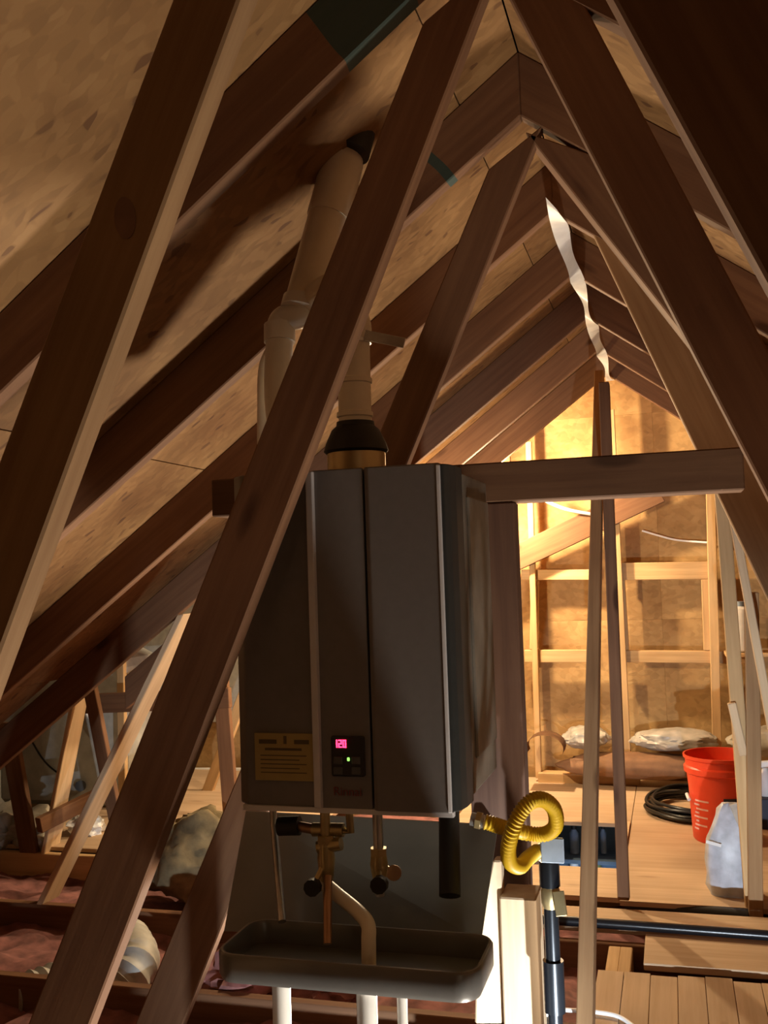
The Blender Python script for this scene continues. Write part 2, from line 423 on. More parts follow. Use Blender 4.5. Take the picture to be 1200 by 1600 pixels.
kp = P(195, 340, Y=TY[0]); kb = bmesh.new(); bmesh.ops.create_circle(kb, cap_ends=True, segments=18, radius=1)
for v_ in kb.verts: v_.co = V((v_.co.x*.0125, 0, v_.co.y*.023))
kt = bmesh.ops.extrude_face_region(kb, geom=kb.faces[:])
for v_ in kt['geom']:
    if isinstance(v_, bmesh.types.BMVert): v_.co.y += .004
bmesh.ops.recalc_face_normals(kb, faces=kb.faces[:])
ko = obj('knot', kb, 'knotm', trusses[0], Matrix.Translation(kp) @ Matrix.Rotation(math.radians(-6), 4, 'Y')); ko['label'] = 'dark oval knot'
def owebs(k, items, th=TH-.004):
    for (ax, ay, bx, by, wpx, mat) in items:
        Y = TY[k]; a = P(ax, ay, Y=Y); b = P(bx, by, Y=Y); wv = wpx*Y/F
        plank('web', [(a.x, a.z), (b.x, b.z), (b.x-wv, b.z), (a.x-wv, a.z)], Y+.002, th, (b.x-a.x, b.z-a.z), mat, trusses[k])
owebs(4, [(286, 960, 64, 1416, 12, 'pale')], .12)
owebs(4, [(-8, 1415, -120, 1600, 40, 'brown')])
owebs(5, [(140, 1040, 200, 1345, 24, 'brown'), (20, 1130, 62, 1370, 34, 'brown')])
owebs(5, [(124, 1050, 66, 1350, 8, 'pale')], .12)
owebs(6, [(352, 1040, 372, 1300, 26, 'brown'), (192, 1010, 196, 1280, 14, 'yellow')])
owebs(7, [(420, 1000, 330, 1240, 20, 'yellow')])

# ridge board under the apex
bm = bmesh.new(); rows = []; n_ = 96
for i in range(n_+1):
    y = 2.66+(5.44-2.66)*i/n_; ph = (y-2.87)/.64*math.pi
    an = math.radians(62)*math.sin(ph); hw = .024
    cz = RZ-.028-.012*abs(math.sin(ph))
    rows.append([bm.verts.new((-.262+s_*hw*math.cos(an), y, cz+s_*hw*math.sin(an))) for s_ in (-1, 1)])
for a_, b_ in zip(rows, rows[1:]): bm.faces.new((a_[0], a_[1], b_[1], b_[0]))
bmesh.ops.solidify(bm, geom=bm.faces[:], thickness=.002)
bmesh.ops.recalc_face_normals(bm, faces=bm.faces[:])
rb = obj('ridge_strap', bm, 'white', None, None, True)
tag(rb, 'white twisted strap running along the underside of the ridge', 'strap')

# ------------------------------------------------------------------ beam and posts round the heater
a = P(330, 765, Y=2.10); b = P(1163, 733, Y=2.10)
bz = (a.z+b.z)/2
t = box('support_beam', (a.x, 2.10, b.z-.041), (b.x, 2.188, b.z+.045), 'darkbeam', None, .003)
tag(t, 'dark horizontal beam behind the top of the water heater', 'beam')
t = plank('support_post', [(-.43, -.26), (-.315, -.26), (-.313, 1.39), (-.43, 1.39)], 2.10, .06, (0, 1), 'purple')
tag(t, 'dark stained upright post under the beam beside the heater', 'post')
c0 = P(780, 1402, Y=1.95); c1 = P(837, 1402, Y=1.95)
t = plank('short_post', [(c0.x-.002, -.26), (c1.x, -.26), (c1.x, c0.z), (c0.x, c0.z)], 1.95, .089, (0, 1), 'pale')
tag(t, 'short pale post brightly lit by the work light, right of the drain pan', 'post')
poly = [P(x, y, Y=1.97) for x, y in ((770, 1345), (783, 1345), (786, 1600), (742, 1600), (744, 1480))]
t = plank('pan_support_arm', [(p.x, p.z) for p in poly], 1.97, .035, (0, 1), 'pale')
tag(t, 'pale bracket board between the drain pan and the short post', 'board')

# ------------------------------------------------------------------ water heater
HX_L, HX_R, HZ0, HZ1, HYF, HYB = -.765, -.347, .846, 1.432, 1.632, 1.97
h = thing('water_heater', 'grey wall-hung tankless water heater with a red lit display', 'water heater', ((HX_L+HX_R)/2, 1.8, HZ0))
def ext(name, poly, z0, z1, mat, parent, bev=.004):
    bm = bm_extr(poly, z0, z1)
    if bev: bevel(bm, bev, 2)
    return obj(name, bm, mat, parent)
def rrect(x0, x1, y0, y1, r, n_=5):
    out = []
    for cx, cy, a0 in ((x1-r, y1-r, 0), (x0+r, y1-r, 90), (x0+r, y0+r, 180), (x1-r, y0+r, 270)):
        for i in range(n_+1):
            an = math.radians(a0+90*i/n_); out.append((cx+r*math.cos(an), cy+r*math.sin(an)))
    return out
ext('casing', rrect(HX_L+.008, HX_R, HYF+.088, HYB, .012), HZ0+.012, HZ1-.012, 'heater_side', h, .006)
ext('recess', rrect(HX_L+.012, HX_R-.009, HYF+.02, HYF+.085, .01), HZ0+.006, HZ1-.004, 'heater_dark', h, .003)
z0, z1 = HZ0, HZ1
L0, L1, L2, L3 = HX_L+.006, -.600, -.506, HX_R-.008
ext('front_panel', [(L0, HYF+.05), (L0, HYF+.03), (L0+.02, HYF+.012), (L1, HYF+.006), (L1, HYF+.05)], z0, z1, 'heater', h)
ext('front_panel', [(L1+.001, HYF+.05), (L1+.001, HYF+.004), (L2, HYF+.006), (L2, HYF+.05)], z0, z1, 'heater', h, .002)
ext('front_panel', [(L2+.004, HYF+.05), (L2+.004, HYF+.004), (L2+.012, HYF+.001), (-.372, HYF+.001), (-.368, HYF+.004), (-.368, HYF+.05)], z0, z1, 'heater', h)
ext('highlight_ridge', [(L1-.010, HYF+.012), (L1-.008, HYF-.003), (L1+.005, HYF-.005), (L1+.007, HYF+.012)], z0+.002, z1-.002, 'trim', h, .002)
ext('edge_highlight', [(-.3735, HYF+.01), (-.373, HYF-.001), (-.3675, HYF), (-.3665, HYF+.01)], z0+.002, z1-.004, 'trim', h, .001)
ext('corner_cap', [(-.3672, HYF+.09), (-.3672, HYF+.005), (-.361, HYF+.006), (-.354, HYF+.018), (-.349, HYF+.045), (-.347, HYF+.09)], z0+.002, z1-.002, 'heater_dark', h, .002)
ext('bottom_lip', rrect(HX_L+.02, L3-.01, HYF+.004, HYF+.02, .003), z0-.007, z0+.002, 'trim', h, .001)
# side louvre frame
box('side_panel', (HX_R-.004, HYF+.12, HZ0+.07), (HX_R+.005, HYB-.02, HZ1-.05), 'heater_side', h, .003)
# label
def onface(x, y): return P(x, y, Y=HYF)
p0, p1 = onface(396, 1146), onface(490, 1222)
lab = box('warning_label', (p0.x, HYF+.0035, p1.z), (p1.x, HYF+.009, p0.z), 'label', h, .0005)
lw_, lh_ = p1.x-p0.x, p0.z-p1.z
def ink(parent, fx, fz, fw, fh, mat='ink', y=HYF+.0028):
    cx, cz = p0.x+lw_*fx, p0.z-lh_*fz
    return box('print_line', (cx, y, cz-lh_*fh), (cx+lw_*fw, y+.001, cz), mat, parent, 0)
ink(lab, .08, .13, .3, .09); ink(lab, .50, .05, .05, .17); ink(lab, .68, .13, .25, .09); ink(lab, .18, .31, .62, .05)
for i in range(5): ink(lab, .1, .46+.09*i, .78-.12*(i % 2), .018)
# controls
q0, q1 = onface(517, 1150), onface(570, 1214)
cp = box('control_panel', (q0.x, HYF-.002, q1.z), (q1.x, HYF+.012, q0.z), 'blackp', h, .002)
d0, d1 = onface(523, 1153), onface(542, 1170)
dig = bmesh.new()
def seg7(bm, x, z, wd, ht, on, th):
    hz = ht/2
    segs = {'a': (x, z+ht, wd, 0), 'g': (x, z+hz, wd, 0), 'd': (x, z, wd, 0), 'f': (x, z+hz, 0, hz), 'b': (x+wd, z+hz, 0, hz), 'e': (x, z, 0, hz), 'c': (x+wd, z, 0, hz)}
    for s in on:
        sx, sz, lw2, lh2 = segs[s]
        bm_box(lw2+th, .001, lh2+th, 0, 1, bm, (sx+lw2/2, HYF-.0028, sz+lh2/2))
dw = (d1.x-d0.x); dh = (d0.z-d1.z); zz = d1.z+dh*.18; hh = dh*.62; ww = dw*.2
seg7(dig, d0.x+dw*.0, zz, ww, hh, 'bc', .0022); seg7(dig, d0.x+dw*.38, zz, ww, hh, 'abged', .0022); seg7(dig, d0.x+dw*.74, zz, ww, hh, 'abcdef', .0022)
do = obj('display_digits', dig, 'red', cp); do['label'] = 'lit red digits reading 120'
for (bx, by) in ((529, 1188), (557, 1188), (529, 1204), (557, 1204)):
    q = onface(bx, by); box('button', (q.x-.008, HYF-.004, q.z-.0062), (q.x+.008, HYF, q.z+.0062), 'button', cp, .001)
q = onface(545, 1186); box('indicator_light', (q.x-.0022, HYF-.0035, q.z-.003), (q.x+.0022, HYF, q.z+.003), 'green', cp, .0008)
# logo under the controls
cu = bpy.data.curves.new('maker_logo', 'FONT'); cu.body = 'Rinnai'; cu.size = .021; cu.extrude = .0004; cu.align_x = 'CENTER'; cu.align_y = 'CENTER'
lo = bpy.data.objects.new('maker_logo', cu); COL.objects.link(lo)
dg = bpy.context.evaluated_depsgraph_get(); me = bpy.data.meshes.new_from_object(lo.evaluated_get(dg)); bpy.data.objects.remove(lo)
me.materials.clear(); me.materials.append(M['red_ink'])
lo = bpy.data.objects.new('maker_logo', me); COL.objects.link(lo); q = onface(542, 1238)
lo.parent = h; lo.matrix_basis = h.matrix_basis.inverted() @ Matrix.Translation((q.x, HYF+.003, q.z)) @ Matrix.Rotation(math.radians(90), 4, 'X')
# mounting bracket and the flue collar
box('mount_bracket', (-.70, HYB-.005, HZ1-.10), (-.40, 2.10, HZ1-.05), 'steel', h, .003)
q = P(557, 722, Y=1.80)
VX, VY = q.x, 1.80
obj('flue_collar', bm_lathe([(.056, HZ1-.004), (.056, HZ1+.045), (.052, HZ1+.048)], 28, None, (VX, VY, 0)), 'collar', h, None, True)

# ------------------------------------------------------------------ vent pipes
v = thing('flue_pipe', 'white vent pipe rising from the heater top with a black rubber coupling', 'pipe', (VX, VY, HZ1+.045))
obj('coupling', bm_lathe([(.058, HZ1+.046), (.062, HZ1+.05), (.058, HZ1+.064), (.046, HZ1+.09), (.037, HZ1+.098), (.036, HZ1+.106)], 28, None, (VX, VY, 0)), 'rubber', v, None, True)
RP = .032
e0 = P(553, 505, Y=VY); jn = P(488, 470, Y=1.93)
path = [V((VX, VY, HZ1+.09)), V((VX+.001, VY, e0.z-.05)), V((e0.x, VY, e0.z)), (e0+jn)/2+V((.01, 0, .045)), jn]
tube('pipe', smooth_path(path, 10), RP, 'pvc', v, 20)
for zz in (HZ1+.12, HZ1+.185):
    obj('pipe_ring', bm_lathe([(RP, zz-.006), (RP+.003, zz-.004), (RP+.003, zz+.004), (RP, zz+.006)], 24, None, (VX, VY, 0)), 'pvc', v, None, True)
zs = P(578, 528, Y=VY).z
s0 = V((VX+.02, VY-RP-.003, zs)); s1 = P(632, 536, Y=VY-.02); 
st = obj('strap', bm_lathe([(RP+.001, zs-.009), (RP+.004, zs-.009), (RP+.004, zs+.009), (RP+.001, zs+.009)], 24, None, (VX, VY, 0)), 'steel', v, None, True)
stick('strap_tail', (VX+.03, VY-.02, zs+.002), s1, .019, .003, (0, 0, 1), 'steel', v, .0005)

rp = V((-.640, 2.02, 2.165))
lowp = P(474, 484, Y=1.93)
v2 = thing('intake_pipe', 'wide white vent pipe slanting from the heater elbow up through the roof boards', 'pipe', lowp)
dd = (rp-lowp).normalized()
tube('pipe', [lowp, rp+dd*.12], .043, 'pvc', v2, 24)
tube('pipe_sleeve', [lowp+dd*.22, rp-dd*.02], .046, 'pvc', v2, 24)
tube('sleeve_ring', [lowp-dd*.004, lowp+dd*.02], .048, 'pvc2', v2, 24)
pts = [lowp+dd*.02, lowp-dd*.01, P(443, 500, Y=1.93), P(437, 530, Y=1.92), P(436, 640, Y=1.9), V((-.72, 1.88, HZ1-.01))]
tube('elbow', smooth_path(pts, 8), .0285, 'pvc2', v2, 20)
q = P(437, 508, Y=1.925); q2 = P(437, 535, Y=1.92)
tube('elbow_ring', [q, q2], .033, 'pvc2', v2, 20)
obj('roof_boot', bm_tube([rp-dd*.03+V((.02, -.012, .02)), rp+dd*.06+V((.02, -.012, .02))], .046, 20), 'rubber', v2, None, True)
q0, q1 = P(413, 575, Y=2.02), P(412, 760, Y=2.05)
t = tube('conduit', smooth_path([P(428, 540, Y=2.0), q0, P(411, 640, Y=2.02), q1, V((q1.x, 2.06, .9))], 8), .013, 'pvc')
tag(t, 'thin beige conduit running down behind the white elbow pipe', 'conduit')

# ------------------------------------------------------------------ pan, valves and pipes under the heater
pan = thing('drain_pan', 'dark metal drain pan with a tall back sheet under the water heater', 'drain pan', (-.54, 1.7, .55))
PX0, PX1, PYF, PYB, PZ = -.748, -.322, 1.535, 1.69, .592
bm = bmesh.new()
bm2 = bm_extr(rrect(PX0, PX1, PYF, PYB, .03, 6), PZ-.003, PZ); merge(bm, bm2); obj('pan_floor', bm, 'panm', pan)
# wall ring with rolled rim
ring = rrect(PX0, PX1, PYF, PYB, .03, 6)
def inset(r): return rrect(PX0-r, PX1+r, PYF-r, PYB+r, .03+r, 6)
bm = bmesh.new(); prof = [(0, PZ), (.0, PZ+.034), (.003, PZ+.040), (.007, PZ+.040), (.010, PZ+.036), (.010, PZ+.003), (.006, PZ-.006), (-.012, PZ-.007)]
rings = [[bm.verts.new((x, y, z)) for x, y in inset(r)] for r, z in prof]
for r0, r1 in zip(rings, rings[1:]):
    n_ = len(r0)
    for i in range(n_): bm.faces.new((r0[i], r0[(i+1) % n_], r1[(i+1) % n_], r1[i]))
bmesh.ops.recalc_face_normals(bm, faces=bm.faces[:])
obj('pan_rim', bm, 'panm', pan, None, True)
# back sheet
tl, tr, br, bl = P(384, 1268, Y=1.93), P(778, 1290, Y=1.93), P(752, 1470, Y=1.70), P(350, 1455, Y=1.70)
bm = bmesh.new(); vs = [bm.verts.new(p) for p in (tl, tr, br, bl)] + [bm.verts.new(p+V((0, .004, .001))) for p in (tl, tr, br, bl)]
bm.faces.new(vs[:4]); bm.faces.new(vs[:3:-1])
for i in range(4): bm.faces.new((vs[i], vs[4+i], vs[4+(i+1) % 4], vs[(i+1) % 4]))
bmesh.ops.recalc_face_normals(bm, faces=bm.faces[:])
obj('back_sheet', bm, 'panm', pan)

def px(x, y, Y): return P(x, y, Y=Y)
def valve(nm, label, x, ytop, Y, col, knob_at, knobmat, body):
    t = thing(nm, label, 'valve', px(x, ytop, Y))
    a = px(x, ytop, Y); a.z = HZ0+.004
    b = px(x, body[0], Y); c = px(x, body[1], Y); b.x = c.x = a.x
    tube('pipe', [a, b], .009, col, t)
    tube('valve_body', [b, (b+c)/2, c], lambda i, s: (.013, .016, .012)[i], 'brass', t)
    hx = bm_tube([b+V((0, 0, .006)), b-V((0, 0, .008))], .0155, 6); obj('nut', hx, 'brass', t)
    k = px(*knob_at, Y-.03)
    mid = (b+c)/2
    tube('valve_stem', [mid, k], .005, 'brass', t)
    obj('handle', bm_tube([k+V((0, .006, 0)), k-V((0, .008, 0))], .015, 10), knobmat, t, None, True)
    tube('outlet', [c, V((c.x, c.y, c.z-.03))], .008, col, t)
    return t
valve('hot_water_valve', 'brass service valve with a black knob and side tee under the heater', 508, 1280, 1.69, 'brass', (489, 1386), 'rubber', (1310, 1375))
valve('cold_water_valve', 'brass service valve with an orange-brown knob under the heater middle', 590, 1280, 1.69, 'steel', (593, 1382), 'rubber', (1330, 1372))
t = thing('relief_valve', 'horizontal brass relief valve tee under the heater', 'valve', px(510, 1300, 1.70))
tube('body', [px(489, 1296, 1.70), px(537, 1297, 1.70)], .012, 'brass', t)
tube('tee_branch', [px(497, 1324, 1.69), px(533, 1318, 1.69)], .012, 'brass', t)
tube('neck', [px(513, 1296, 1.70), px(514, 1330, 1.695)], .009, 'brass', t)
tube('inlet', [V((px(545, 1280, 1.70).x, 1.70, HZ0+.004)), px(548, 1300, 1.70), px(537, 1297, 1.70)], .007, 'brass', t)
obj('cap', bm_tube([px(436, 1291, 1.70), px(468, 1290, 1.70)], .017, 14), 'rubber', t, None, True)
tube('cap_stem', [px(466, 1291, 1.70), px(492, 1296, 1.70)], .009, 'copper', t)
t = thing('drain_valve', 'small brass drain valve with a round reddish handle under the heater', 'valve', px(615, 1363, 1.74))
obj('handle', bm_tube([px(615, 1364, 1.715), px(616, 1364, 1.73)], .0135, 16), 'copper', t, None, True)
tube('stem', [px(616, 1364, 1.73), px(595, 1350, 1.745)], .005, 'brass', t)
t = tube('black_hose', [V((px(703, 1280, 1.80).x, 1.80, HZ0+.012)), px(702, 1300, 1.79), px(703, 1400, 1.73)], .019, 'rubber')
tag(t, 'short thick black tube hanging from the heater underside', 'pipe')
t = tube('relief_drain_pipe', [px(513, 1380, 1.68)+V((0, 0, .012)), px(512, 1400, 1.66), px(512, 1475, 1.62)], .0075, 'copper')
tag(t, 'thin copper drain pipe dropping into the pan', 'pipe')
t = tube('condensate_pipe', smooth_path([px(500, 1375, 1.70), px(530, 1400, 1.68), px(560, 1425, 1.65), px(575, 1445, 1.63), px(576, 1470, 1.615), V((px(576, 1500, 1.61).x, 1.61, PZ+.001))], 6), .0125, 'pvc')
tag(t, 'grey plastic drain pipe bending down into the pan', 'pipe')
t = tube('supply_pipe', [px(426, 1262, 1.78)+V((0, 0, .01)), px(428, 1290, 1.78), px(441, 1440, 1.66)], .007, 'steel')
tag(t, 'thin shiny supply pipe at the left end of the pan', 'pipe')
for i, (x, r_, Y, lbl) in enumerate(((440, .0155, 1.585, 'thick white pipe under the left end of the drain pan'), (573, .0170, 1.585, 'white pipe under the middle of the drain pan, bluish in the lamp light'), (628, .0085, 1.60, 'thin white pipe under the drain pan beside the thicker one'))):
    q = px(x, 1560, Y); t = thing('pvc_pipe', lbl, 'pipe', (q.x, q.y, -1.2), 'white pipes below the drain pan')
    tube('pipe', [(q.x, q.y, PZ-.007), (q.x, q.y, -1.2)], r_, 'pvc2', t, 16)
    obj('pipe_collar', bm_tube([(q.x, q.y, PZ-.006), (q.x, q.y, PZ-.022)], r_+.004, 18), 'pvc2' if i else 'rubber', t, None, True)

# yellow flexible gas line, looped
hs = thing('gas_hose', 'yellow corrugated gas hose looped beside the heater', 'hose', px(750, 1282, 1.72))
hp = [(742, 1280, 1.72), (765, 1286, 1.72), (790, 1294, 1.74), (825, 1302, 1.78), (852, 1303, 1.78), (868, 1290, 1.76), (866, 1265, 1.73), (850, 1250, 1.70), (830, 1252, 1.68), (812, 1272, 1.67), (800, 1300, 1.67), (794, 1328, 1.69), (798, 1348, 1.72), (812, 1354, 1.76), (824, 1342, 1.80), (840, 1330, 1.83), (855, 1326, 1.84)]
path = smooth_path([px(*p) for p in hp], 22)
tube('jacket', path[16:-20], lambda i, s: .0125+.0012*math.sin(i*math.pi*.5), 'yhose', hs, 14)
tube('fitting', [px(736, 1279, 1.72), px(756, 1284, 1.72)], .0115, 'steel', hs)
obj('fitting_nut', bm_tube([px(744, 1281, 1.72), px(752, 1283, 1.72)], .016, 6), 'brass', hs)
tube('end_fitting', path[-24:], .012, 'brass', hs)
g = thing('gas_pipe', 'black iron gas pipe rising beside the pale post', 'pipe', V((px(862, 1600, 1.84).x, 1.84, -.2)))
gx = px(860, 1400, 1.84).x
gz = px(860, 1330, 1.84).z
tube('pipe', [(gx, 1.84, gz), (gx, 1.84, -.2)], .0135, 'iron', g, 16)
z = px(860, 1345, 1.84).z; tube('pipe_union', [(gx, 1.84, z), (gx, 1.84, z-.045)], .0185, 'iron', g, 10)
z = px(860, 1383, 1.84).z; vb = tube('valve_body', [(gx, 1.84, z), (gx, 1.84, z-.008), (gx, 1.84, z-.03), (gx, 1.84, z-.04)], lambda i, s: (.013, .0175, .0175, .014)[i], 'brass', g, 12)
stick('valve_lever', (gx+.016, 1.825, z-.005), (gx+.022, 1.815, z-.045), .02, .008, (1, 0, 0), 'brass', vb, .001)
z = px(860, 1500, 1.84).z; tube('drip_leg', [(gx, 1.84, z), (gx, 1.84, z-.09)], .019, 'iron', g, 14)
q = px(862, 1330, 1.82); t = box('pipe_tag', (q.x-.02, 1.818, q.z-.021), (q.x+.022, 1.824, q.z+.024), 'bluem', None, .002)
tag(t, 'blue grey metal tag plate at the top of the gas pipe', 'plate')

# ------------------------------------------------------------------ deck, joists, hatch
dk = bpy.data.objects.new('deck', None); COL.objects.link(dk); struct(dk)
for (x0, x1, y0, y1) in ((-.240, .98, 3.86, 5.08), (-.240, .98, 5.083, 6.0), (.983, 2.2, 3.86, 6.0), (-1.1, -.243, 3.89, HY0), (-1.1, -.243, HY1, 6.0), (-1.1, HX0, HY0+.003, HY1-.003)):
    box('panel', (x0, y0, -.019), (x1, y1, 0), 'ply', dk, .001)
for (x0, x1, y0, y1) in ((-3.3, -1.75, 4.16, 5.38), (-3.3, -1.75, 5.383, 6.0)):
    box('panel', (x0, y0, -.019), (x1, y1, 0), 'ply', dk, .001)
# hatch frame and what shows of the room below
hf = thing('hatch_frame', 'pale wooden frame lining the open floor hatch', 'hatch', (-.44, 4.6, -.25))
box('frame_side', (HX1-.001, HY0, -.24), (HX1+.018, HY1, .012), 'pale', hf, .001)
box('frame_side', (HX0-.018, HY0, -.24), (HX0, HY1, -.02), 'pale', hf, .001)
wb = box('wall_room_below', (-1.0, HY1+.23, -1.3), (.1, HY1+.25, -.02), 'bluewall', None, 0); struct(wb)
wb = box('floor_room_below', (-1.0, 4.0, -1.32), (.1, HY1+.25, -1.3), 'bluewall', None, 0); struct(wb)
sh_ = P(900, 1334, Y=HY1+.15)
t = box('wall_shelf', (-.95, HY1+.05, sh_.z-.022), (.05, HY1+.23, sh_.z), 'bluewall'); tag(t, 'blue-grey shelf in the room below the hatch', 'shelf')
def bottle(nm, lbl, x, y0, y1, r_, mat, Y):
    a = P(x, y1, Y=Y); b = P(x, y0, Y=Y); hgt = b.z-a.z
    t = thing(nm, lbl, 'bottle', a); 
    obj('body', bm_lathe([(r_*.9, 0), (r_, .01), (r_, hgt*.72), (r_*.55, hgt*.85), (r_*.5, hgt*.9)], 16), mat, t, Matrix.Translation(a), True)
    obj('cap', bm_lathe([(r_*.6, hgt*.88), (r_*.6, hgt)], 14), 'blackp', t, Matrix.Translation(a), True)
bottle('bottle', 'tall blue-grey bottle seen through the floor hatch', 898, 1290, 1333, .024, 'bluebot', HY1+.15)
bottle('bottle', 'slim pale bottle on the shelf below the hatch, next to the tall one', 944, 1290, 1333, .016, 'bluebot', HY1+.15)
bottle('bottle', 'short white jar low down below the hatch shelf', 898, 1338, 1375, .022, 'white', HY1+.15)
bottle('bottle', 'small green bottle low down below the hatch shelf', 935, 1343, 1378, .018, 'greenbot', HY1+.15)
# front joist, black pipe, blocks, planks
t = box('walk_board', (-.55, 3.57, -.02), (2.0, 3.76, .004), 'ply'); tag(t, 'pale board lying flat under the long black pipe before the deck', 'board')
t = box('walk_board', (-.14, 3.27, -.02), (2.0, 3.53, .003), 'ply'); tag(t, 'wide pale board lying flat between the black pipe and the planks', 'board')
t = tube('black_pipe', [P(845, 1436, Z=.022), P(1000, 1447, Z=.022), P(1215, 1463, Z=.022)], .0165, 'iron'); tag(t, 'long black pipe lying across the floor joists', 'pipe')
t = tube('black_duct_hose', [P(978, 1413, Z=-.03), P(1080, 1424, Z=-.03), P(1170, 1434, Z=-.03)], .03, 'rubber'); tag(t, 'thick black hose lying in the gap before the plywood deck', 'hose')
for x, lbl in ((962, 'narrow pale block between the joists beside the ridge brace'), (980, 'wider pale block between the joists, left end of the planks')):
    q = P(x, 1478, Z=-.03)
    t = stick('blocking', (q.x, 3.22, -.07), (q.x, 3.46, -.07), .1, .04, (0, 0, 1), 'yellow'); tag(t, lbl, 'block')
for i in range(9):
    x0 = -.275+.079*i
    t = box('floor_plank', (x0+.0008, 2.0, -.019), (x0+.0782, 3.20+.008*math.sin(i*2.1), .0+.002*math.sin(i*5)), 'ply', None, .0012)
    # local X along the grain
    me = t.data; me.transform(Matrix.Rotation(math.radians(90), 4, 'Z')); t.matrix_basis = t.matrix_basis @ Matrix.Rotation(math.radians(-90), 4, 'Z')
    tag(t, 'narrow plywood floor plank in the row laid along the attic', 'plank', 'floor planks side by side')
t = tube('floor_cable', smooth_path([P(880, 1578, Z=.006), P(935, 1582, Z=.008), P(970, 1590, Z=.008), P(1000, 1612, Z=.008)], 6), .006, 'white'); tag(t, 'thin white cable lying over the floor planks', 'cable')

# pink loose insulation between the chords
bm = bmesh.new(); NX, NY = 170, 130; x0, x1, y0, y1 = -3.3, 2.7, .2, 6.0
grid = []
for j in range(NY+1):
    row = []
    for i in range(NX+1):
        x = x0+(x1-x0)*i/NX; y = y0+(y1-y0)*j/NY
        n0 = noise.noise(V((x*3.1, y*3.1, 1)))*.05+noise.noise(V((x*9, y*9, 5)))*.028+noise.noise(V((x*26, y*26, 9)))*.012
        row.append(bm.verts.new((x, y, min(-.03 if x < -.3 else -.045, -.105+n0))))
    grid.append(row)
for j in range(NY):
    for i in range(NX):
        x = x0+(x1-x0)*(i+.5)/NX; y = y0+(y1-y0)*(j+.5)/NY
        if HX0-.06 < x < HX1+.06 and HY0-.06 < y < HY1+.3: continue
        if NX0-.03 < x < NX1+.03 and NY0-.03 < y < NY1+.03: continue
        bm.faces.new((grid[j][i], grid[j][i+1], grid[j+1][i+1], grid[j+1][i]))
o = obj('loose_insulation', bm, 'pink', None, None, True); tag(o, 'pink loose fibreglass insulation between the floor joists', 'insulation', kind='stuff')

# ------------------------------------------------------------------ far end: frame on the gable wall
YF = 5.94
def fb(nm, a, b, wpx, lbl, mat='yellow', Y=YF, t_=.038, cat='stud', grp=None):
    pa, pb = P(*a, Y=Y), P(*b, Y=Y); wv = wpx*Y/F
    o = stick(nm, pa, pb, wv, t_, (pb-pa).cross(V((0, 1, 0))), mat); tag(o, lbl, cat, grp); return o
fb('rail', (815, 898), (925, 898), 16, 'upper wall rail of the gable frame, the piece before the ridge brace', cat='rail')
fb('rail', (958, 893), (1112, 891), 26, 'upper wall rail of the gable frame, the deep piece over the open bay', cat='rail')
fb('rail', (820, 1025), (924, 1025), 19, 'lower wall rail of the gable frame, the piece before the ridge brace', cat='rail')
fb('rail', (955, 1025), (1165, 1027), 18, 'lower wall rail of the gable frame, the long piece under the white jug', cat='rail')
fb('stud', (836, 907), (834, 1015), 12, 'short stud between the gable rails nearest the dark stained post')
fb('stud', (970, 906), (977, 1015), 12, 'short stud between the gable rails beside the tall central stud')
fb('stud', (1102, 905), (1106, 1016), 12, 'short stud between the gable rails beside the tall outer stud')
fb('stud', (952, 640), (980, 1222), 15, 'tall central stud of the gable frame lit orange', Y=5.9)
fb('stud', (1108, 690), (1122, 1222), 13, 'tall outer stud of the gable frame behind the orange bucket', Y=5.9)
fb('stud', (826, 690), (842, 1215), 9, 'thin stud of the gable frame beside the dark stained post', Y=5.9)
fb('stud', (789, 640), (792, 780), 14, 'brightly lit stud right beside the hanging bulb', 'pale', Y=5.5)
fb('brace', (790, 880), (1030, 766), 38, 'sloping brace board across the gable frame', 'brown', Y=5.86, cat='brace')
fb('sole_plate', (842, 1213), (1000, 1218), 15, 'pale sole plate at the foot of the gable frame', 'yellow', Y=5.9, t_=.09, cat='plate')
t = tube('wall_cable', smooth_path([P(838, 774, Y=5.8), P(860, 786, Y=5.8), P(890, 797, Y=5.8), P(940, 806, Y=5.85)], 6), .010, 'white'); tag(t, 'white cable sagging under the beam before the ridge brace', 'cable')
t = tube('wall_cable', smooth_path([P(1003, 829, Y=6.03), P(1030, 837, Y=6.03), P(1060, 844, Y=6.03), P(1112, 848, Y=6.0)], 6), .006, 'white'); tag(t, 'thin white cable stapled along the gable wall', 'cable')

# braces in the ridge plane
def inplane(nm, a, b, X, w_, lbl, mat):
    pa, pb = P(*a, X=X), P(*b, X=X); o = stick(nm, pa, pb, .089, w_, (0, -1, 1), mat); return tag(o, lbl, 'brace')
inplane('ridge_brace', (915, 1612), (937, 590), -.272, .042, 'long pale diagonal brace rising from the floor to the ridge', 'pine')
pa = P(975, 1410, X=-.222); pa.z = max(pa.z, .0)+.012; pb = P(944, 600, X=-.222)
o = stick('ridge_brace', pa, pb, .06, .042, (0, -1, 1), 'brown'); tag(o, 'brown brace standing on the plywood deck, leaning to the ridge', 'brace')
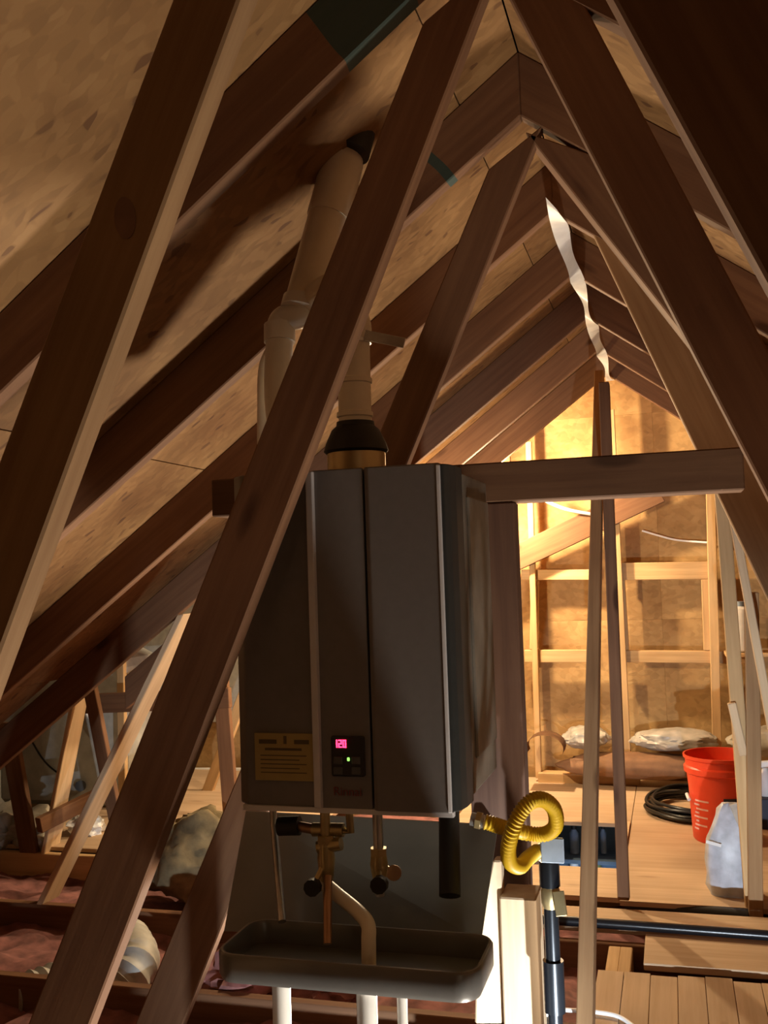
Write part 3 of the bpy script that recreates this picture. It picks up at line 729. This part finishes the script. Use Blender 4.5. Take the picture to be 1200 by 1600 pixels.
# props at the right
def prop(a, b, wpx, Y, t_, lbl, mat):
    pa, pb = P(*a, Y=Y), P(*b, Y=Y); o = stick('prop', pa, pb, wpx*Y/F, t_, (pb-pa).cross(V((0, 1, 0))), mat); return tag(o, lbl, 'post')
prop((1112, 560), (1176, 1424), 20, 3.885, .04, 'brown leaning post behind the white bag with a pale edge', 'yellow')
prop((1174, 925), (1181, 1432), 20, 3.84, .03, 'grey upright post in front of the orange bucket', 'pine')
prop((1137, 760), (1206, 1140), 12, 3.56, .038, 'pale thin leaning post above the grey upright post', 'pale')
t = stick('cleat', P(1143, 1098, Y=3.86), P(1162, 1180, Y=3.86), .03, .03, (1, 0, 0), 'pale'); tag(t, 'short pale cleat nailed across the leaning post', 'cleat')

# ------------------------------------------------------------------ bucket, bag, cable coil, jug
c = P(1134, 1312, Z=0); c = V((c.x, c.y+.02, 0)); BS = 1.13
bk = thing('bucket', 'orange plastic bucket standing on the plywood deck', 'bucket', c)
k = .335
bm = bm_lathe([(.118, 0), (.123, .006), (.132, k*.62), (.137, k*.78), (.147, k*.80), (.148, k*.86), (.140, k*.88), (.141, k*.95), (.148, k*.965), (.149, k), (.142, k), (.138, k*.95), (.128, .5*k), (.115, .02), (.0001, .015)], 36)
obj('shell', bm, 'bucket', bk, Matrix.Translation(c) @ Matrix.Scale(BS, 4), True)
def on_bucket(a0, a1, z0, z1, mat, nm, lift=.0015):
    bm = bmesh.new(); n_ = 8
    def rr(z): return .123+(z-.006)/(k*.62-.006)*.009+lift
    lo_ = [bm.verts.new((rr(z0)*math.cos(a0+(a1-a0)*i/n_), rr(z0)*math.sin(a0+(a1-a0)*i/n_), z0)) for i in range(n_+1)]
    hi_ = [bm.verts.new((rr(z1)*math.cos(a0+(a1-a0)*i/n_), rr(z1)*math.sin(a0+(a1-a0)*i/n_), z1)) for i in range(n_+1)]
    for i in range(n_): bm.faces.new((lo_[i], lo_[i+1], hi_[i+1], hi_[i]))
    return obj(nm, bm, mat, bk, Matrix.Translation(c) @ Matrix.Scale(BS, 4))
for i, (a0, a1, z0, z1) in enumerate(tuple((204+3*(j % 3)+j, 218+9*((j*2) % 4)+j, .05+.016*j, .05+.016*j+.007) for j in range(8))): on_bucket(math.radians(a0), math.radians(a1), z0, z1, 'bucketprint', 'printed_mark')
on_bucket(math.radians(268), math.radians(300), .155, .185, 'navy', 'printed_mark')
tube('handle_grip', [c+V((-.158, -.03, .20)), c+V((-.150, -.075, .185))], .008, 'white', bk, 8)

q = P(1143, 1396, Z=0); bg = thing('bag', 'crumpled grey white plastic bag standing before the orange bucket', 'bag', (q.x, q.y, 0))
bm = bmesh.new(); prof = [(.0, 0, 0), (.075, .055, 0), (.088, .065, .03), (.09, .065, .12), (.086, .06, .2), (.07, .045, .26), (.05, .03, .31), (.028, .012, .335), (.0, .0, .338)]
rings = []
for i, (rx, ry, z) in enumerate(prof):
    rr = []
    for s in range(28):
        an = 2*math.pi*s/28; ca, sa = math.cos(an), math.sin(an)
        ca = math.copysign(abs(ca)**.7, ca); sa = math.copysign(abs(sa)**.7, sa)
        p = V((rx*ca+.012*(z/.3), ry*sa, z)); nn = noise.noise(V((ca*2, sa*2, z*14)))*.016+noise.noise(V((ca*5, sa*5, z*30)))*.006
        if z > .01: p += V((ca, sa, 0))*nn*(1 if rx > 0 else 0)
        rr.append(bm.verts.new(p))
    rings.append(rr)
for a_, b_ in zip(rings, rings[1:]):
    for s in range(28): bm.faces.new((a_[s], a_[(s+1) % 28], b_[(s+1) % 28], b_[s]))
bmesh.ops.remove_doubles(bm, verts=bm.verts[:], dist=.0005); bmesh.ops.recalc_face_normals(bm, faces=bm.faces[:])
obj('bag_body', bm, 'bagm', bg, Matrix.Translation((q.x, q.y, 0)), True)
stick('folded_top', (q.x+.03, q.y-.035, .345), (q.x+.085, q.y-.05, .20), .05, .012, (1, 0, .3), 'bagtop', bg, .003)
stick('zip_band', (q.x-.083, q.y-.062, .205), (q.x-.03, q.y-.074, .195), .012, .003, (0, 0, 1), 'white', bg, .0005)

cc = P(1085, 1268, Z=0)
coil = thing('cable_coil', 'coil of black cable lying on the plywood deck behind the bucket', 'cable', cc)
random.seed(3)
for i in range(9):
    rx, ry = .20+.012*(i % 4)+random.uniform(-.012, .012), .26+random.uniform(-.03, .03); ox, oy = random.uniform(-.02, .02), random.uniform(-.03, .03)
    z = .009+.012*(i//2)
    n_ = 48
    pts = [cc+V((ox+rx*math.cos(2*math.pi*s/n_), oy+ry*math.sin(2*math.pi*s/n_), z+.006*math.sin(3*2*math.pi*s/n_+i)+.006)) for s in range(n_+1)]
    tube('cable_loop', pts, .0085, 'cable', coil, 8)
q = P(1015, 1245, Z=0)
tube('cable_loop', smooth_path([P(1080, 1285, Z=.012), P(1030, 1270, Z=.012), P(1010, 1248, Z=.012), P(1030, 1238, Z=.012), P(1070, 1236, Z=.02)], 8), .008, 'cable', coil, 8)

q = P(1160, 1022, Y=5.70); jg = thing('jug', 'white plastic jug on the long lower rail of the gable frame', 'jug', (q.x, 5.86, q.z))
b0 = V((q.x+.005, 5.80, P(1160, 1016, Y=5.9).z))
obj('body', bm_lathe([(.06, 0), (.075, .012), (.077, .19), (.06, .235), (.026, .25), (.024, .255)], 24), 'white', jg, Matrix.Translation(b0), True)
obj('cap', bm_lathe([(.028, .246), (.028, .275)], 18), 'bluem', jg, Matrix.Translation(b0), True)
t = box('jug_shelf', (b0.x-.09, 5.70, b0.z-.02), (b0.x+.25, 5.93, b0.z-.001), 'yellow'); tag(t, 'small board shelf under the white jug', 'shelf')
q = P(1196, 1290, Z=0); t = thing('spray_bottle', 'white spray bottle beside the grey upright post', 'bottle', (q.x+.01, q.y, .135))
q = V((q.x+.012, q.y, 0))
obj('body', bm_lathe([(.03, .14), (.034, .15), (.034, .22), (.018, .25), (.013, .27)], 18), 'white', t, Matrix.Translation(q), True)
stick('trigger_head', q+V((-.03, -.01, .285)), q+V((.03, -.01, .292)), .03, .022, (0, 0, 1), 'white', t, .005)
t = box('storage_box', (q.x-.05, q.y-.07, .0), (q.x+.18, q.y+.1, .138), 'navy'); tag(t, 'dark blue box on the deck under the white spray bottle', 'box')

# batts and sheeting at the foot of the gable
for (x, y, sx, sz, m_, sd, lbl) in ((1050, 1158, .24, .06, 'plastic', 3, 'pale plastic-wrapped insulation batt by the central stud of the gable'), (915, 1155, .13, .06, 'plastic', 5, 'pale wrapped insulation batt beside the curled brown batt'), (1200, 1160, .20, .08, 'batt', 8, 'grey insulation batt behind the leaning posts')):
    q = P(x, y, Y=5.80); t = lump('insulation_batt', (q.x, 5.86, q.z), (sx, .13, sz), m_, sd, amp=.2); tag(t, lbl, 'insulation')
for (x0, x1, y0, y1, sd, lbl) in ((872, 1130, 1182, 1212, 2, 'dark brown kraft-faced batt lying along the foot of the gable wall'),):
    a = P(x0, y1, Y=5.78); b = P(x1, y0, Y=5.78)
    t = lump('insulation_batt', ((a.x+b.x)/2, 5.80, (a.z+b.z)/2), ((b.x-a.x)/2, .11, (b.z-a.z)/2*1.15), 'brownpaper', sd, amp=.12); tag(t, lbl, 'insulation')
# curled batt: an arched sheet
bm = bmesh.new(); rows = []
for i in range(15):
    an = math.radians(200-220*i/14); r_ = .085
    cpt = P(850, 1165, Y=5.62)
    rows.append([bm.verts.new((cpt.x+r_*math.cos(an)*1.25, 5.62+.02*s*4, cpt.z+r_*math.sin(an)*.9-.02)) for s in range(3)])
for a_, b_ in zip(rows, rows[1:]):
    for s in range(2): bm.faces.new((a_[s], a_[s+1], b_[s+1], b_[s]))
bmesh.ops.solidify(bm, geom=bm.faces[:], thickness=.03)
bmesh.ops.recalc_face_normals(bm, faces=bm.faces[:])
t = obj('insulation_batt', bm, 'brownpaper', None, None, True); tag(t, 'curled brown paper-faced batt beside the dark stained post', 'insulation')

# ------------------------------------------------------------------ lower left clutter
q = P(290, 1400, Z=-.06); t = lump('insulation_clump', (q.x, q.y+.1, .06), (.20, .2, .18), 'wool', 11, amp=.28, freq=1.3); tag(t, 'yellowish clump of torn insulation before the plywood, beside the reddish web', 'insulation')
q = P(318, 1310, Z=0); t = lump('insulation_clump', (q.x, q.y, .04), (.15, .12, .09), 'wool', 15, amp=.4); tag(t, 'small loose clump of insulation lying on the plywood edge', 'insulation')
q = P(25, 1310, Z=0); t = lump('insulation_clump', (q.x, q.y, .03), (.20, .15, .12), 'batt', 21, amp=.6); tag(t, 'pale grey clump of insulation at the foot of the dark slanted web', 'insulation')
q = P(106, 1300, Z=.0); t = lump('insulation_clump', (q.x+.1, q.y, .03), (.08, .08, .06), 'white', 25, amp=.6); tag(t, 'small white clump of fluff by the yellow-lit web', 'insulation')
q = P(380, 1560, Z=-.1); t = lump('insulation_clump', (q.x, q.y, -.05), (.16, .12, .09), 'pink', 27, amp=.6); tag(t, 'pink tuft of insulation behind the thick white pipe', 'insulation')
q = P(520, 1562, Z=-.1); t = lump('insulation_clump', (q.x, q.y, -.05), (.13, .12, .07), 'pink', 29, amp=.6); tag(t, 'pink tuft of insulation between the two thick white pipes', 'insulation')
# silver flexible duct
path = smooth_path([P(150, 1585, Y=2.9), P(185, 1545, Y=2.95), P(212, 1505, Y=3.05), P(200, 1470, Y=3.3)], 14)
t = tube('flexible_duct', path, lambda i, s: .075+.006*math.sin(i*math.pi*.5), 'duct', None, 24); tag(t, 'silver ribbed flexible duct lying below the dark floor chord', 'duct')
path = smooth_path([P(20, 1560, Y=2.86), P(70, 1545, Y=2.95), P(130, 1520, Y=3.1)], 14)
t = tube('flexible_duct', path, lambda i, s: .07+.005*math.sin(i*math.pi*.5), 'duct', None, 24); tag(t, 'dull silver flexible duct beside the slanted web at the eave', 'duct')
# big silver duct trunk
q0 = P(20, 1260, Y=4.9); q1 = P(165, 1090, Y=4.9)
dt = thing('duct_trunk', 'large silver grey duct trunk standing beyond the yellow-lit webs', 'duct', ((q0.x+q1.x)/2, 5.0, 0))
plank('trunk', [(q0.x-.1, .002), (q1.x+.12, .002), (q1.x+.12, .80), (q1.x-.05, .88), (q0.x-.1, .80)], 4.9, .42, (1, 0), 'duct', dt, .03)
tube('foil_seam', [P(130, 1108, Y=4.89), P(158, 1150, Y=4.89)], .006, 'white', dt, 8)
tube('strap', smooth_path([P(45, 1150, Y=4.885), P(70, 1190, Y=4.885), P(100, 1215, Y=4.885)], 6), .005, 'rubber', dt, 8)
obj('damper_knob', bm_tube([P(126, 1228, Y=4.86), P(126, 1228, Y=4.905)], .03, 14), 'rubber', dt, None, True)
# truss-side ledger & low boards in the left background
t = stick('ledger', P(120, 1100, Y=4.6), P(360, 1090, Y=4.6), .1, .04, (0, 0, 1), 'brown'); tag(t, 'dark horizontal ledger board before the silver duct trunk', 'board')
t = stick('low_board', P(60, 1290, Y=4.0), P(150, 1245, Y=4.3), .07, .04, (0, 0, 1), 'brown'); tag(t, 'low dark board sloping at the foot of the yellow-lit webs', 'board')
t = stick('base_strip', P(300, 1204, Y=5.98), P(390, 1204, Y=5.98), .035, .02, (0, 0, 1), 'white'); tag(t, 'white strip along the far edge of the plywood by the gable', 'trim')

# ------------------------------------------------------------------ lamps
def bulb_light(nm, loc, watts, col, rad):
    l = bpy.data.lights.new(nm, 'POINT'); l.energy = watts; l.color = col; l.shadow_soft_size = rad
    o = bpy.data.objects.new(nm, l); COL.objects.link(o); o.location = loc; return o
# bare bulb hung near the gable, behind the beam
def pendant(bp, lbl, watts, off, col):
    lb = thing('pendant_bulb', lbl, 'lamp', bp)
    obj('glass', bm_lathe([(.008, .03), (.016, .02), (.03, -.01), (.03, -.03), (.018, -.05), (.002, -.056)], 18), 'bulb', lb, Matrix.Translation(bp), True)
    obj('socket', bm_lathe([(.017, .03), (.02, .035), (.02, .08), (.008, .09)], 14), 'blackp', lb, Matrix.Translation(bp), True)
    tube('cord', [bp+V((0, 0, .085)), V((bp.x, bp.y, top(bp.x)-.002))], .004, 'white', lb, 8)
    bulb_light('bulb_glow', bp+V(off), watts, col, .035)
WARM = (1, .75, .45)
pendant(P(778, 746, Y=5.58), 'bare warm bulb hanging near the gable, hidden behind the beam', BULB_W, (0, -.06, -.03), WARM)
pendant(V((-1.22, 4.45, 1.26)), 'bare warm bulb hanging low under the roof, hidden behind the heater', MID_W, (.05, 0, -.06), WARM)
# floor lamp in the room below, shining up through the ladder hatch
lp = V((.10, 1.435, -1.45))
wb = box('floor_room_below_hatch', (-1.6, .2, -1.47), (1.2, 2.4, -1.45), 'drywall', None, 0); struct(wb)
ll = thing('floor_lamp', 'white floor lamp in the room below the ladder hatch', 'lamp', lp)
obj('base', bm_lathe([(.12, 0), (.12, .015), (.03, .03)], 24), 'blackp', ll, Matrix.Translation(lp), True)
obj('pole', bm_lathe([(.012, .02), (.012, .80)], 12), 'blackp', ll, Matrix.Translation(lp), True)
obj('head', bm_lathe([(.02, .78), (.08, .80), (.09, .84), (.085, .845)], 24), 'blackp', ll, Matrix.Translation(lp), True)
obj('lens', bm_lathe([(.08, .842), (.08, .86), (.06, .875)], 20), 'lens', ll, Matrix.Translation(lp), True)
bulb_light('floor_lamp_glow', lp+V((0, 0, .93)), HATCH_W, (1, .90, .76), .08)
# work light lying on a floor chord behind the post
lp = V((-.41, 2.85, -.019))
ll = thing('work_light', 'flat white work light lying on the floor chord behind the short post', 'lamp', lp)
obj('housing', bm_lathe([(.05, 0), (.055, .008), (.05, .025), (.04, .03)], 20), 'blackp', ll, Matrix.Translation(lp), True)
obj('lens', bm_lathe([(.038, .03), (.036, .036), (.03, .04)], 20), 'lens', ll, Matrix.Translation(lp), True)
l = bpy.data.lights.new('work_glow', 'SPOT'); l.energy = LED_W; l.color = (1, .90, .76); l.shadow_soft_size = .10
l.spot_size = math.radians(112); l.spot_blend = .35
o = bpy.data.objects.new('work_glow', l); COL.objects.link(o); o.location = lp+V((0, 0, .075))
o.rotation_euler = V((-.14, -.50, .85)).to_track_quat('-Z', 'Y').to_euler()
# torch left lying on the first bottom chord, shining at the post and the deck
tp = V((.11, .93, .02)); td = V((-.26, 1.02, .07)).normalized()
tl_ = thing('torch', 'black torch lying on the floor chord, shining at the pale short post', 'torch', tp)
tube('body', [tp-td*.13, tp-td*.03, tp-td*.02, tp+td*.02], lambda i, s: (.016, .016, .02, .022)[i], 'blackp', tl_, 16)
tube('lens', [tp+td*.02, tp+td*.023], .018, 'lens', tl_, 16)
l = bpy.data.lights.new('torch_glow', 'SPOT'); l.energy = TORCH_W; l.color = (.82, .92, 1); l.shadow_soft_size = .012
l.spot_size = math.radians(74); l.spot_blend = .75
o = bpy.data.objects.new('torch_glow', l); COL.objects.link(o); o.location = tp+td*.035
o.rotation_euler = td.to_track_quat('-Z', 'Y').to_euler()
# bare bulb added behind the camera as fill light for the heater front
rp_ = V((.75, -.9, 1.15))
pendant(rp_, 'added fill bulb hanging in the open attic behind the camera', REAR_FILL_W, (0, .06, -.05), (1, .86, .7))
bulb_light('room_glow', (-.4, 4.7, -.6), ROOM_W, (.5, .72, 1), .1)
